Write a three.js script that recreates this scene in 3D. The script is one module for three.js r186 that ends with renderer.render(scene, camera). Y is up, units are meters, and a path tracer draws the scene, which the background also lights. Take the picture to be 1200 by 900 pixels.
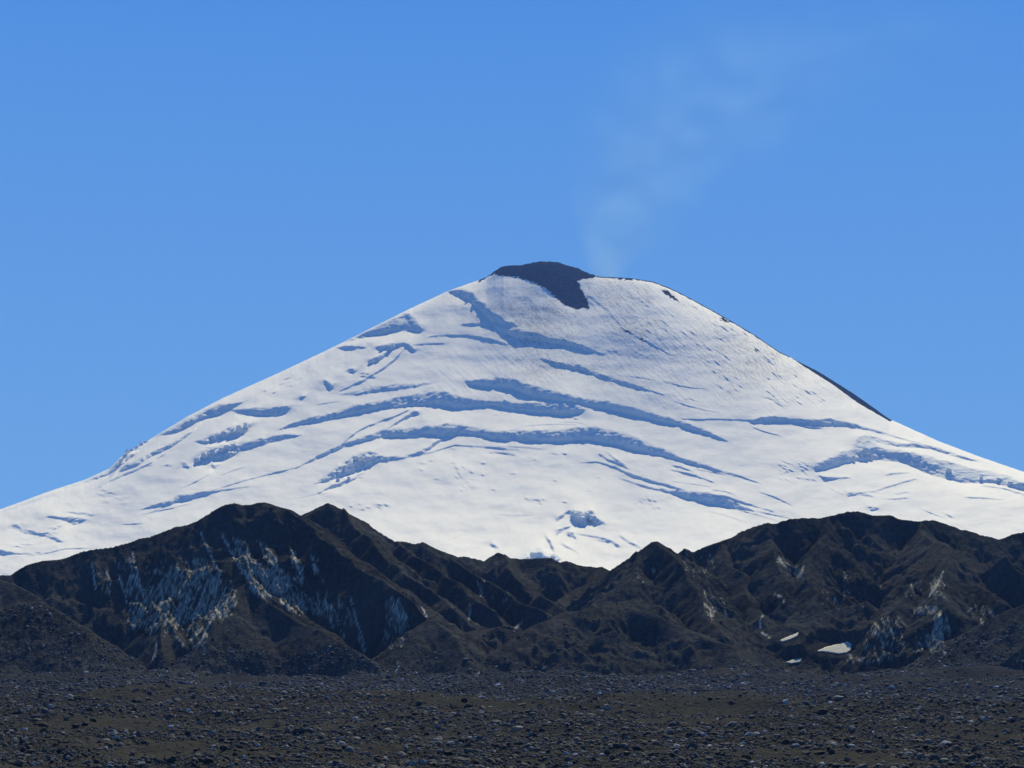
import * as THREE from 'three';

// ---------------------------------------------------------------- camera, sky, sun, exposure
// Photograph pixels (1200 x 900) are used below to find directions: focal length F pixels, eye level at row EYE.
const F = 2600, EYE = 880, CX = 600;
const scene = new THREE.Scene();
const camera = new THREE.PerspectiveCamera(2 * Math.atan(EYE / F) * 180 / Math.PI, 1200 / 1760, 1, 40000);
camera.setViewOffset(1200, 1760, 0, 0, 1200, 900);      // a level camera with the lens shifted up
camera.position.set(0, 0, 0);
camera.lookAt(0, 0, -1);
camera.updateProjectionMatrix();
scene.add(camera);

const renderer = new THREE.WebGLRenderer({ antialias: true });
renderer.setSize(1024, 768);
renderer.toneMapping = THREE.LinearToneMapping;
renderer.toneMappingExposure = 1.38;
renderer.shadowMap.enabled = true;

const SUN_EL = 44.5 * Math.PI / 180, SUN_AZ = 12 * Math.PI / 180;   // behind the volcano, to the right
const sunDir = new THREE.Vector3(Math.sin(SUN_AZ) * Math.cos(SUN_EL), Math.sin(SUN_EL), -Math.cos(SUN_AZ) * Math.cos(SUN_EL));
{
  const W = 512, H = 256, data = new Float32Array(W * H * 4);
  const mix = (a, b, t) => a.map((v, i) => v + (b[i] - v) * t);
  const stops = [[-90, [0.09, 0.10, 0.11]], [-1, [0.09, 0.10, 0.11]], [0, [0.165, 0.385, 0.72]], [6, [0.138, 0.36, 0.705]], [12, [0.100, 0.30, 0.665]], [20, [0.046, 0.207, 0.59]], [45, [0.016, 0.066, 0.24]], [90, [0.008, 0.036, 0.14]]];
  for (let j = 0; j < H; j++) {
    const el = (j + 0.5) / H * 180 - 90;
    let k = 0; while (k < stops.length - 2 && el > stops[k + 1][0]) k++;
    const c0 = mix(stops[k][1], stops[k + 1][1], (el - stops[k][0]) / (stops[k + 1][0] - stops[k][0]));
    for (let i = 0; i < W; i++) {
      const az = ((i + 0.5) / W - 0.5) * 2 * Math.PI, e = el * Math.PI / 180;
      const d = [Math.cos(az) * Math.cos(e), Math.sin(e), Math.sin(az) * Math.cos(e)];
      const cs = Math.max(0, d[0] * sunDir.x + d[1] * sunDir.y + d[2] * sunDir.z);
      const glow = 0.06 * Math.pow(cs, 60);               // the clear sky's own brightening round the sun
      const o = (j * W + i) * 4;
      data[o] = c0[0] + glow; data[o + 1] = c0[1] + glow; data[o + 2] = c0[2] + glow; data[o + 3] = 1;
    }
  }
  const sky = new THREE.DataTexture(data, W, H, THREE.RGBAFormat, THREE.FloatType);
  sky.mapping = THREE.EquirectangularReflectionMapping; sky.magFilter = sky.minFilter = THREE.LinearFilter; sky.needsUpdate = true;
  scene.background = sky; scene.environment = sky;
}
const sun = new THREE.DirectionalLight(new THREE.Color().setRGB(1.0, 0.89, 0.58), 5);
sun.target.position.set(0, 300, -4000); sun.position.copy(sun.target.position).addScaledVector(sunDir, 8000);
sun.castShadow = true; sun.shadow.mapSize.set(4096, 4096);
Object.assign(sun.shadow.camera, { left: -3500, right: 3500, top: 4500, bottom: -4500, near: 100, far: 16000 });
scene.add(sun, sun.target);
scene.fog = new THREE.FogExp2(new THREE.Color().setRGB(0.20, 0.39, 1.0), 4.5e-5);

// ---------------------------------------------------------------- helpers
let seed = 20240611;
const rnd = () => { seed = (seed + 0x6D2B79F5) | 0; let t = Math.imul(seed ^ (seed >>> 15), 1 | seed); t = (t + Math.imul(t ^ (t >>> 7), 61 | t)) ^ t; return ((t ^ (t >>> 14)) >>> 0) / 4294967296; };
const PERM = new Uint8Array(512); { const p = [...Array(256).keys()]; for (let i = 255; i > 0; i--) { const j = Math.floor(rnd() * (i + 1)); [p[i], p[j]] = [p[j], p[i]]; } for (let i = 0; i < 512; i++) PERM[i] = p[i & 255]; }
const GX = [1, -1, 0, 0, .7071, -.7071, .7071, -.7071], GY = [0, 0, 1, -1, .7071, .7071, -.7071, -.7071];
function noise(x, y) {                                     // gradient noise, about -0.7 .. 0.7
  const xf = Math.floor(x), yf = Math.floor(y), X = xf & 255, Y = yf & 255; x -= xf; y -= yf;
  const u = x * x * x * (x * (x * 6 - 15) + 10), v = y * y * y * (y * (y * 6 - 15) + 10);
  const a = PERM[PERM[X] + Y] & 7, b = PERM[PERM[X + 1] + Y] & 7, c = PERM[PERM[X] + Y + 1] & 7, d = PERM[PERM[X + 1] + Y + 1] & 7;
  const n0 = GX[a] * x + GY[a] * y, n1 = GX[b] * (x - 1) + GY[b] * y, n2 = GX[c] * x + GY[c] * (y - 1), n3 = GX[d] * (x - 1) + GY[d] * (y - 1);
  return n0 + u * (n1 - n0) + v * (n2 + u * (n3 - n2) - n0 - u * (n1 - n0));
}
function fbm(x, y, o = 4) { let s = 0, a = 1; for (let i = 0; i < o; i++) { s += a * noise(x, y); x = x * 2.03 + 17.1; y = y * 2.03 + 9.7; a *= 0.5; } return s; }
function ridged(x, y, o = 4) { let s = 0, a = 1; for (let i = 0; i < o; i++) { s += a * (1 - 2.6 * Math.abs(noise(x, y))); x = x * 2.03 + 31.1; y = y * 2.03 + 7.3; a *= 0.5; } return s; }
const clamp = (v, a = 0, b = 1) => v < a ? a : v > b ? b : v;
const smooth = (a, b, v) => { const t = clamp((v - a) / (b - a)); return t * t * (3 - 2 * t); };
const lerp = (a, b, t) => a + (b - a) * t;
function curve(pts) { return x => { if (x <= pts[0][0]) return pts[0][1]; for (let i = 1; i < pts.length; i++) if (x <= pts[i][0]) return lerp(pts[i - 1][1], pts[i][1], (x - pts[i - 1][0]) / (pts[i][0] - pts[i - 1][0])); return pts[pts.length - 1][1]; }; }
const at = (px, py, depth) => new THREE.Vector3((px - CX) / F * depth, (EYE - py) / F * depth, -depth);
function inside(poly, x, y) { let c = false; for (let i = 0, j = poly.length - 1; i < poly.length; j = i++) { const [xi, yi] = poly[i], [xj, yj] = poly[j]; if ((yi > y) !== (yj > y) && x < (xj - xi) * (y - yi) / (yj - yi) + xi) c = !c; } return c; }
function tag(o, label, category, group) { o.userData.label = label; o.userData.category = category; if (group) o.userData.group = group; return o; }
function structure(o, label, category) { o.userData.kind = 'structure'; return tag(o, label, category); }
function shade(o) { o.castShadow = true; o.receiveShadow = true; return o; }
const names = {};
function numbered(n) { const k = names[n] = (names[n] ?? -1) + 1; return k ? `${n}_${String(k).padStart(3, '0')}` : n; }

// ---------------------------------------------------------------- the volcano
const volcano = new THREE.Group(); volcano.name = 'volcano'; scene.add(volcano);
structure(volcano, 'snow covered volcano cone with blue ice cliffs and dark bare summit', 'volcano');
{
  const DV = 6500, XC = (641 - CX) / F * DV, HV = (EYE - 306) / F * DV;
  const skyline = curve([[-140, 640], [-60, 616], [0, 597], [60, 575], [100, 562], [128, 549], [140, 537], [150, 529], [158, 525], [172, 517], [195, 503], [220, 488], [260, 467], [320, 440], [380, 412], [430, 387], [480, 362], [525, 341], [545, 334], [570, 325], [580, 317], [590, 311.5], [610, 310.5], [625, 307.5], [641, 306], [655, 307.5], [668, 312], [679, 315], [686, 319], [703, 324.5], [720, 325], [740, 326], [765, 330], [785, 337.5], [800, 345], [830, 361], [860, 378], [885, 393], [913, 412], [960, 436], [1000, 461], [1020, 475], [1042, 491], [1100, 517], [1150, 536], [1200, 553], [1280, 582], [1340, 602]]);
  // profile of the cone: height below the summit at a distance from the axis
  const drop = q => { const k = Math.min(q, 2200); return 0.21 * q + 0.72 * 2200 / 2.25 * (1 - Math.pow(1 - k / 2200, 2.25)); };
  const height = (x, z) => { const q = (Math.hypot(x - XC, z + DV) - 190) / 30; return HV + 15 - drop(q > 20 ? q * 30 : 30 * Math.log(1 + Math.exp(q))); };
  // Ice cliffs, crevasses and rolls of the glacier: nodes [px, upper edge, lower edge] on the face of the cone.
  const bands = [
    { p: [[523, 340, 341], [535, 338, 347], [550, 341, 352], [560, 349, 362], [575, 365, 376], [590, 373, 381], [607, 382, 383]], rough: 1 },
    { p: [[579, 382, 383], [590, 383, 391], [605, 386, 397], [625, 390, 401], [650, 395, 403], [670, 400, 407], [687, 406, 411], [708, 415, 416]], k: .7 },
    { p: [[399, 400, 401], [412, 391, 400], [430, 382, 397], [450, 373, 395], [470, 366, 391], [480, 367, 391], [488, 375, 391], [493, 382, 390], [495, 386, 387]], k: .3 },
    { p: [[395, 407, 408], [405, 405, 410], [412, 405, 410], [429, 407, 408]] },
    { p: [[440, 407, 409], [446, 405, 411], [456, 402, 411], [465, 403, 408], [473, 402, 403]], rough: 1 },
    { p: [[471, 401, 403], [478, 403, 408], [483, 407, 413.5], [487, 411, 413]], k: 0 },
    { p: [[432, 422, 424], [435, 420, 427], [441, 417, 425], [450, 413, 419], [457, 411, 412]], rough: 1 },
    { p: [[406, 434, 435], [409, 432, 437], [413, 432, 438.5], [417, 434, 436]], k: 0 },
    { p: [[379, 444, 446], [382, 445, 450], [386, 448, 458], [390, 452, 457]], k: 0 },
    { p: [[351, 465, 466], [354, 464, 468.5], [357.5, 464, 466]], k: 0 },
    { p: [[398, 458, 459], [412, 451, 453.5], [425, 445, 448], [437, 438, 441], [450, 430, 433], [462, 421, 424], [472, 410, 412], [476, 405, 406]], k: 0 },
    { p: [[400, 461, 463], [425, 456, 463], [450, 451, 459], [480, 449, 456], [505, 448, 450]], k: .9, soft: 1 },
    { p: [[328, 503, 504], [340, 496, 500.5], [355, 491, 497.5], [375, 486, 496], [400, 480, 490], [425, 473, 485], [450, 469, 480], [475, 464, 479], [500, 461, 477], [520, 459, 478], [532, 463, 481], [550, 467, 480], [575, 470, 475], [585, 471, 477], [600, 471, 482], [625, 472, 486], [650, 473, 488], [670, 472, 489], [678, 474, 486], [685, 480, 481]], k: .5 },
    { p: [[546, 446, 448], [562, 445, 454], [580, 443, 455], [600, 444, 457], [625, 452, 468], [650, 459, 470.5], [675, 464, 473], [700, 469, 480], [717, 471, 481.5], [735, 476, 486.5], [755, 481, 491.5], [775, 487, 496], [795, 492, 500], [812, 498, 506], [830, 505, 511], [852, 516.5, 517.5]], k: .6 },
    { p: [[345, 549, 550], [370, 535, 538.5], [387, 526, 531], [405, 518, 523.5], [425, 512, 519], [440, 506, 515], [455, 502, 514], [470, 501, 514.5], [485, 501, 515], [500, 499, 511], [525, 496, 509.5], [540, 498, 510], [560, 501, 512], [580, 506, 516.5], [605, 505, 518.5], [637, 504, 520], [662, 504, 520], [675, 501, 518.5], [700, 501, 520], [720, 506, 524], [740, 511, 530], [760, 519, 534.5], [780, 527, 536.5], [800, 536, 541.5], [817, 542, 547], [840, 549, 553], [862, 555, 557.5], [893, 567, 568]], k: .55 },
    { p: [[502, 508, 509], [515, 506, 512], [530, 507, 512], [536, 509, 510]], k: 0 },
    { p: [[240, 577, 578], [270, 567.5, 569], [295, 560, 562], [320, 554, 556], [350, 546.5, 548]], k: 0 },
    { p: [[165, 597, 598], [180, 591, 595], [200, 585, 591.5], [215, 580, 588.5], [235, 576, 583], [250, 574.5, 578], [270, 572.5, 574.5], [292, 569.5, 570.5]], k: .3 },
    { p: [[165, 603, 604], [185, 598, 600], [205, 594, 595.5], [222, 590, 591]], k: 0 },
    { p: [[399, 522, 524], [412, 509, 512], [425, 501, 503.5], [445, 493, 495.5], [462, 487.5, 489.5], [478, 480.5, 482]], k: 0 },
    { p: [[455, 501.5, 503], [470, 491, 494], [481, 484, 488], [485, 481.5, 488.5], [489, 481, 488], [491, 483, 486]], k: 0 },
    { p: [[368, 568, 569], [385, 555, 563], [400, 546, 558], [410, 536, 556], [420, 529, 551], [432, 530, 547], [444, 532, 541.5], [462, 535, 539.5], [482, 531.5, 536], [500, 525, 530], [512, 516, 520], [524, 513.5, 514.5]], rough: 1.6 },
    { p: [[372, 578, 579], [384, 571, 574], [400, 564, 568.5], [416, 558, 562], [426, 553, 555]], rough: 1.4 },
    { p: [[384, 556, 557.5], [392, 549, 551.5], [397, 544.5, 546]], k: 0 },
    { p: [[440, 537, 538], [470, 536, 538], [490, 532.5, 535], [507, 528.5, 531], [520, 525, 526.5], [537, 520, 521]], k: 0 },
    { p: [[533, 521, 522.5], [570, 523, 525], [590, 525, 527.2], [608, 527.3, 528]], k: 0 },
    { p: [[577, 529.5, 530.3], [592, 530.5, 532.2], [604, 533, 534]], k: 0 },
    { p: [[172, 514, 517], [190, 503.5, 511.5], [207, 496.5, 509.5], [220, 489, 502.5], [237, 480.5, 494.5], [255, 474.5, 489.5], [267, 473.5, 481], [284, 471, 472]], k: .3 },
    { p: [[74, 571.5, 573.5], [90, 565, 569.5], [107, 558, 563.5], [125, 549, 557], [140, 538, 548], [155, 526, 536], [166, 521, 526], [173, 518, 520]], rough: 1.6 },
    { p: [[112, 574, 575], [125, 564, 567], [140, 548, 555], [160, 540, 547.5], [175, 531, 537.5], [200, 519.5, 524.5], [225, 505, 508], [237, 494.5, 495.5]], k: .2 },
    { p: [[128, 564, 565], [150, 553, 556.5], [175, 543, 545], [200, 527, 528.5]], k: 0 },
    { p: [[0, 599.5, 601.5], [20, 592, 595], [45, 583, 586], [62, 577, 578.5]], k: 0 },
    { p: [[35, 589, 590], [52, 582.5, 585], [70, 575.5, 577]], k: 0 },
    { p: [[270, 480, 481.5], [287, 479, 486.5], [307, 477.5, 489.5], [325, 477, 489], [335, 475.5, 486], [339, 477, 479]], k: .1 },
    { p: [[229, 516.5, 517.5], [242, 513.5, 520], [255, 506.5, 519], [270, 500.5, 515], [285, 495.5, 511], [293, 495.5, 502]], rough: 1.6 },
    { p: [[228, 537, 541], [232, 532, 544], [240, 526, 543.5], [255, 521.5, 540], [270, 518.5, 537], [278, 519, 530]], rough: 1.5 },
    { p: [[277, 525, 530], [292, 517, 526.5], [307, 513.5, 522.5], [325, 510, 517.5], [340, 508, 514], [354, 509.5, 510.5]], k: .3 },
    { p: [[212.5, 541, 544], [215, 540, 549.5], [219, 544, 549.5], [222, 547, 549]], k: 0 },
    { p: [[247.5, 544, 546], [250, 543.5, 551.5], [253, 545, 549], [259, 543, 544]], k: 0 },
    { p: [[215, 571, 572], [230, 563.5, 565.5], [246, 555, 556]], k: 0 },
    { p: [[15, 614, 616], [18, 614.5, 621], [27, 619.5, 625.5], [45, 624, 627.5], [57, 624.5, 630.5], [67, 629.5, 635], [74, 635, 636]], k: .1 },
    { p: [[56, 604.5, 606], [72, 605.5, 609.5], [82, 605.5, 614], [88, 605.5, 618], [93, 606, 615], [100, 608.5, 610]], k: .1 },
    { p: [[80, 599.5, 601], [90, 600, 603], [100, 600.5, 603.5]], k: 0 },
    { p: [[103, 601, 603], [106, 602, 605.5], [110, 604, 605]], k: 0 },
    { p: [[-60, 640, 646], [0, 644, 650.5], [15, 647, 650], [38, 649, 650]], k: .1 },
    { p: [[35, 651, 652], [58, 647, 648.5], [75, 642.5, 644], [110, 642, 643]], k: 0 },
    { p: [[143, 614.3, 615], [156, 613.5, 615], [168, 613, 613.8]], k: 0 },
    { p: [[799, 490.5, 491.5], [820, 491, 492.5], [845, 490.5, 491.8], [876, 491.8, 493.5], [886, 490.5, 497], [897, 487.5, 497], [908, 487.5, 494.5], [925, 490, 495.5], [942, 492, 499], [960, 491, 500], [975, 491, 500], [990, 494, 500.5], [1005, 497.5, 502.5], [1020, 502, 505], [1040, 508, 510.5], [1060, 514, 516], [1078, 519, 520]], k: .1 },
    { p: [[938, 499, 500], [950, 500, 502.5], [962, 501, 502]], k: 0 },
    { p: [[954.5, 552, 554], [957, 544, 552], [975, 535, 548.5], [990, 529, 543], [999, 526, 541], [1004, 515, 541], [1012, 510.5, 541], [1020, 510.5, 540], [1026, 517, 538], [1031, 524, 530]], rough: .9 },
    { p: [[1020, 511, 514], [1030, 513, 519], [1040, 516, 521.5], [1060, 520, 524.5], [1075, 518.5, 524.5], [1092, 522, 526.5], [1112, 529, 533.5], [1137, 537, 540], [1152, 541.5, 542.5]], k: .1 },
    { p: [[1020, 527, 538], [1032, 525.5, 540], [1050, 527.5, 540.5], [1070, 530, 546], [1085, 534, 555], [1105, 539, 560], [1125, 545, 565.5], [1145, 550, 566.5], [1162, 552, 566], [1180, 557, 570], [1200, 565, 575], [1240, 579, 588], [1300, 598, 603]], k: .2, rough: .6 },
    { p: [[1150, 569, 570], [1175, 571, 573], [1195, 577, 579.5], [1230, 588, 590]], k: 0 },
    { p: [[963.5, 559, 561], [966, 559, 565.5], [972, 559, 562.5], [996, 559.3, 560.5]], k: 0 },
    { p: [[993, 577, 581], [995, 576.5, 583.5], [1000, 576.5, 581], [1007, 576, 580.5], [1023, 581.5, 583]], k: 0 },
    { p: [[1010, 576.5, 577.8], [1025, 575, 577], [1040, 570, 572], [1056, 565, 567], [1074, 560.8, 562]], k: 0 },
    { p: [[1018, 594, 596], [1022, 594, 599.5], [1029, 595, 597]], k: 0 },
    { p: [[1040, 584.5, 585.5], [1050, 584, 586], [1062, 582.5, 584.5]], k: 0 },
    { p: [[1050, 579, 580], [1057, 577, 579], [1064, 575.5, 577]], k: 0 },
    { p: [[1039, 556.5, 558], [1046, 553.8, 556], [1066, 553.8, 555]], k: 0 },
    { p: [[1130, 582.5, 583.3], [1150, 583, 584.5], [1175, 585, 586]], k: 0 },
    { p: [[727, 560.5, 561.5], [760, 570, 573], [785, 574.5, 578.5], [800, 573.5, 582.5], [815, 577, 587.5], [832, 578, 591.5], [850, 584, 594.5], [865, 590, 596.5], [885, 599, 600]], k: .2, rough: .5 },
    { p: [[680, 542, 543], [700, 540.7, 542.2], [720, 546.5, 549], [740, 555.5, 558.3], [762, 562.5, 565.5], [785, 568.5, 571.5], [801, 573.5, 575]], k: 0 },
    { p: [[702, 531.5, 533], [712, 537.5, 540], [725, 542.5, 545], [736, 548.5, 550]], k: 0 },
    { p: [[712, 530, 531], [720, 537, 539], [734, 546, 547]], k: 0 },
    { p: [[788, 545, 546.5], [798, 546.5, 549], [810, 551.5, 552.5]], k: 0 },
    { p: [[786, 550, 551], [812, 555.5, 558], [836, 564.8, 566]], k: 0 },
    { p: [[818, 576.5, 578], [850, 580.8, 583.2], [875, 589.5, 591.8], [905, 598.5, 600]], k: 0 },
    { p: [[835, 574, 575], [850, 575, 577], [863, 580.5, 581.5]], k: 0 },
    { p: [[890, 576, 577], [908, 582, 583.5], [928, 592, 593]], k: 0 },
    { p: [[888, 599, 600], [905, 602.5, 604], [925, 607, 608]], k: 0 },
    { p: [[653, 606, 613], [657, 603, 609], [662, 600.5, 604], [668, 598, 602]], k: 0 },
    { p: [[668, 600, 606], [673, 597, 615], [680, 598, 613], [684, 602, 619], [688, 600, 612], [690, 597.5, 610], [697, 601, 614.5], [703, 608, 615], [709, 613.5, 614.5]], rough: 1.4 },
    { p: [[653, 622, 629], [656, 620, 626], [662, 617.5, 620.5], [669, 616.5, 617.5]], k: 0 },
    { p: [[665, 624, 627], [668, 623.5, 632], [671, 624, 629], [675, 628, 632.5]], k: 0 },
    { p: [[675, 625, 626.3], [690, 627, 629], [703, 629, 631.5], [715, 632, 635.5], [722, 636.5, 640], [727, 641, 642]], k: 0 },
    { p: [[700, 632.5, 633.5], [710, 634, 636], [720, 636, 637]], k: 0 },
    { p: [[639, 627, 629], [643, 630.5, 637], [646, 634, 646], [648.5, 641, 649]], k: 0 },
    { p: [[657, 635, 638], [662, 638, 642], [672, 644, 645.5], [678, 648, 649]], k: 0 },
    { p: [[726, 627, 629], [735, 633, 636], [745, 638, 640.5], [752, 643, 644]], k: 0 },
    { p: [[612, 656, 660], [618, 648, 662], [624, 643, 662], [634, 643, 662], [638, 650, 662], [643, 650, 662], [650, 649, 660], [656, 652, 656]], rough: 1.2 },
    { p: [[575, 637, 639], [578, 637.5, 642], [583, 641, 643.5]], k: 0 },
    { p: [[503, 394, 395], [525, 391.8, 393.8], [555, 393.2, 396], [575, 396.5, 399.5], [594, 403.5, 404.5]], k: .4 },
    { p: [[541, 379.5, 381], [552, 378.5, 382], [573, 379, 380.3]], k: .3 },
    { p: [[484, 404, 405], [500, 402.5, 404], [520, 402, 403]], k: 0 },
    { p: [[633, 420, 421.3], [650, 423.5, 428], [668, 427.5, 432], [678, 427.5, 434], [700, 436.5, 441.5], [725, 444.8, 449], [755, 454.5, 457.3], [779, 462.5, 463.5]], k: .5 },
    { p: [[690, 346, 348], [712, 362, 365], [730, 383, 386], [745, 392, 395], [760, 400, 402.5], [787, 416, 417]], k: .2, soft: .5 },
  ];
  // fields of short crevasses: [centre px, py, half width, half height, count, tilt]
  for (const [x, y, w, h, n, tilt] of [[628, 586, 14, 5, 9, .35], [762, 592, 14, 7, 8, .5], [938, 553, 25, 12, 34, .4], [132, 583, 16, 9, 18, .3], [548, 560, 14, 16, 12, .9], [430, 595, 24, 4, 12, .3], [190, 545, 24, 4, 10, -.3], [30, 645, 20, 8, 8, -.2], [1115, 606, 6, 3, 4, .3], [868, 420, 40, 40, 46, .85], [935, 455, 35, 22, 34, .8], [760, 380, 60, 30, 24, .9], [600, 560, 120, 30, 14, .2], [330, 452, 24, 12, 10, -.5], [425, 440, 14, 4, 6, 0], [66, 620, 6, 5, 5, 0], [575, 480, 120, 12, 14, .1], [500, 545, 130, 20, 12, .1]])
    for (let i = 0; i < n; i++) {
      const cx = x + (rnd() * 2 - 1) * w, cy = y + (rnd() * 2 - 1) * h, l = 1.2 + rnd() * 3.2, t = .7 + rnd() * .9;
      bands.push({ p: [[cx - l, cy - l * tilt, cy - l * tilt + .3], [cx, cy - t / 2, cy + t / 2], [cx + l, cy + l * tilt, cy + l * tilt + .3]], k: 0, mini: 1 });
    }
  // hairline cracks that follow the bend of the glacier
  for (let i = 0; i < 30; i++) {
    const cx = 20 + rnd() * 1160, cy = lerp(440, 640, rnd()), tilt = (cx - 600) / 600 * .55 + (rnd() - .5) * .16, l = 8 + rnd() * 26, t = .5 + rnd() * .6, bow = (rnd() - .5) * 3; if (cy < 330 + Math.abs(cx - 640) * .5) continue;
    bands.push({ p: [[cx - l, cy - l * tilt, cy - l * tilt + .3], [cx - l * .3, cy - l * .3 * tilt + bow, cy - l * .3 * tilt + bow + t], [cx + l * .4, cy + l * .4 * tilt + bow, cy + l * .4 * tilt + bow + t * .8], [cx + l, cy + l * tilt, cy + l * tilt + .3]], k: 0, mini: 1 });
  }
  const NX = 1150, NY = 560, X0 = -110, X1 = 1310, PYB = 705, BACK = 14;
  const pos = new Float32Array((NX + 1) * (NY + 1 + BACK) * 3), col = new Float32Array((NX + 1) * (NY + 1 + BACK) * 3);
  const rockMask = new Uint8Array((NX + 1) * (NY + 1 + BACK));
  const summit = [[560, 331], [569, 325.5], [579, 321.5], [592, 323.5], [607, 325], [624, 330], [632, 335], [640, 338.5], [652, 349], [661, 358], [668, 359], [673, 362], [683, 361], [691, 362], [688, 353], [684, 343], [679, 335], [677, 330], [683, 327], [704, 324.5], [742, 328.5], [742, 300], [560, 300]];
  const strip = [[912, 409], [940, 428], [975, 450], [1005, 472], [1043, 494], [1050, 490], [1000, 452], [920, 400]];
  const spots = [[[776, 339], [783, 341], [797, 354.5], [790, 351], [780, 346]], [[884, 408.5], [887, 409], [889, 413], [886, 411]], [[843, 372], [850, 374], [853, 378], [846, 376]], [[730, 384.5], [736, 388], [741, 391], [734, 389]], [[750, 396], [758, 400], [757, 402], [750, 398]]];
  const idx = (i, j) => j * (NX + 1) + i, W = NX + 1, n0 = W * (NY + 1);
  const YB = new Float32Array(n0), BASE = new Float32Array(n0), RATE = new Float32Array(n0), ICE = new Float32Array(n0), STEP = new Float32Array(n0), EXTRA = new Float32Array(n0), DEP = new Float32Array(n0), YS = new Float32Array(W);
  for (let i = 0; i <= NX; i++) {
    const px = X0 + (X1 - X0) * i / NX, u = (px - CX) / F;
    let even = 0; for (let k = -12; k <= 12; k++) even += skyline(px + k * 2.5) / 25;
    const ys = YS[i] = skyline(px) + 0.3 * noise(px * .13, 3.3) + .18 * noise(px * .45, 8.3), ragged = 1.4 * smooth(563, 572, px) * smooth(708, 695, px) * (noise(px * .38, 18.3) + .5 * noise(px * .9, 28.3));
    // the plain cone along this column: slope of sight against depth, up to the skyline
    const N = 700, zs = [], es = []; let zt = 0, et = -1;
    for (let k = 0; k <= N; k++) { const z = 2600 + 4200 * k / N, e = height(u * z, -z) / z; zs.push(z); es.push(e); if (e > et) { et = e; zt = k; } }
    const eb = (EYE - PYB) / F, etop = (EYE - even) / F, more = (even - ys) / F;
    let k = 0; const depthAt = e => { while (k < zt - 1 && es[k + 1] < e) k++; const a = es[k], b = es[k + 1]; return lerp(zs[k], zs[k + 1], clamp((e - a) / (b - a))); };
    for (let j = 0; j <= NY; j++) { const t = j / NY, w = 1 - Math.pow(1 - t, 1.25), e = eb + w * (etop - eb) + more * smooth(.82, 1, w) - ragged / F * smooth(.985, 1, w), o = idx(i, j); YB[o] = EYE - e * F; BASE[o] = depthAt(eb + w * (et - eb) * 0.9995); }
    for (let j = 0; j <= NY; j++) { const a = idx(i, Math.max(0, j - 3)), b = idx(i, Math.min(NY, j + 3)); RATE[idx(i, j)] = Math.min(34, (BASE[b] - BASE[a]) / Math.max(.02, YB[a] - YB[b])); }
    for (const B of bands) {
      const P = B.p, n = P.length; if (px < P[0][0] || px > P[n - 1][0]) continue;
      let q = 1; while (q < n - 1 && px > P[q][0]) q++;
      const t = (px - P[q - 1][0]) / (P[q][0] - P[q - 1][0]);
      let yu = lerp(P[q - 1][1], P[q][1], t), yl = lerp(P[q - 1][2], P[q][2], t);
      const T0 = yl - yu, jag = (B.mini ? 0 : Math.min(1.3, T0 * .16)) * (1 + .8 * (B.rough || 0)), sd = P[0][0] * 1.7 + P[0][1];
      yu += jag * (1.6 * noise(px * .085, sd) + 1.1 * noise(px * .31, sd + 9)); yl += jag * (.8 * noise(px * .11, sd + 20) + .8 * noise(px * .37, sd + 31));
      if (T0 > 6 && !B.rough) yl -= T0 * .14; const T = Math.max(.25, yl - yu), kk = T < 4.5 ? (B.k ?? .2) * .5 : (B.k ?? .35), soft = B.soft ? .4 : 1;
      for (let j = 1; j <= NY; j++) {
        const o = idx(i, j), y = (YB[o] + YB[o - W]) / 2; if (y > yl + .5) continue; if (y < yu - .5) break;
        const s = clamp((yl - y) / T), dy = YB[o - W] - YB[o], cover = clamp(yl + .5 - y) * clamp(y - yu + .5);
        const g = dy * Math.max(2, Math.min(18, RATE[o]) - .9) * soft * (1 + kk * (1 - 2 * s)) * cover * (B.mini ? 1 : lerp(.5, 1, smooth(-.48, -.16, fbm(px * .045 + sd, y * .16, 3)))) * (B.mini ? 1.05 : T < 3 ? .8 : .9);
        if (g > STEP[o]) STEP[o] = g;
        const w = Math.min(1, Math.min(s, 1 - s) * 4) * Math.min(1, T / 5), r = B.rough || .8;
        EXTRA[o] = w * r * (6.5 * fbm(px * .16 + sd, y * .2, 2) + 5 * Math.abs(noise(px * .34 + sd, y * .30)) - 2);
        ICE[o] = Math.max(ICE[o], Math.min(1, Math.min(s * 3, (1 - s) * (1.6 - kk) * 2)) * Math.min(1, T / 3));
      }
    }
  }
  for (let i = 0; i <= NX; i++) { const px = X0 + (X1 - X0) * i / NX; for (let j = 1; j <= NY; j++) { const o = idx(i, j), y = YB[o]; if ((px > 555 && px < 710 && y < 365 && inside(summit, px, Math.max(y, YS[i] + .4))) || (px > 905 && px < 1055 && inside(strip, px, y))) STEP[o] = Math.max(STEP[o], (YB[o - W] - y) * Math.max(1, Math.min(18, RATE[o]) - 2.2) * .45 + (YB[o - W] - y) * 2.2 * fbm(px * .15, y * .25, 3)); } }
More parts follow.
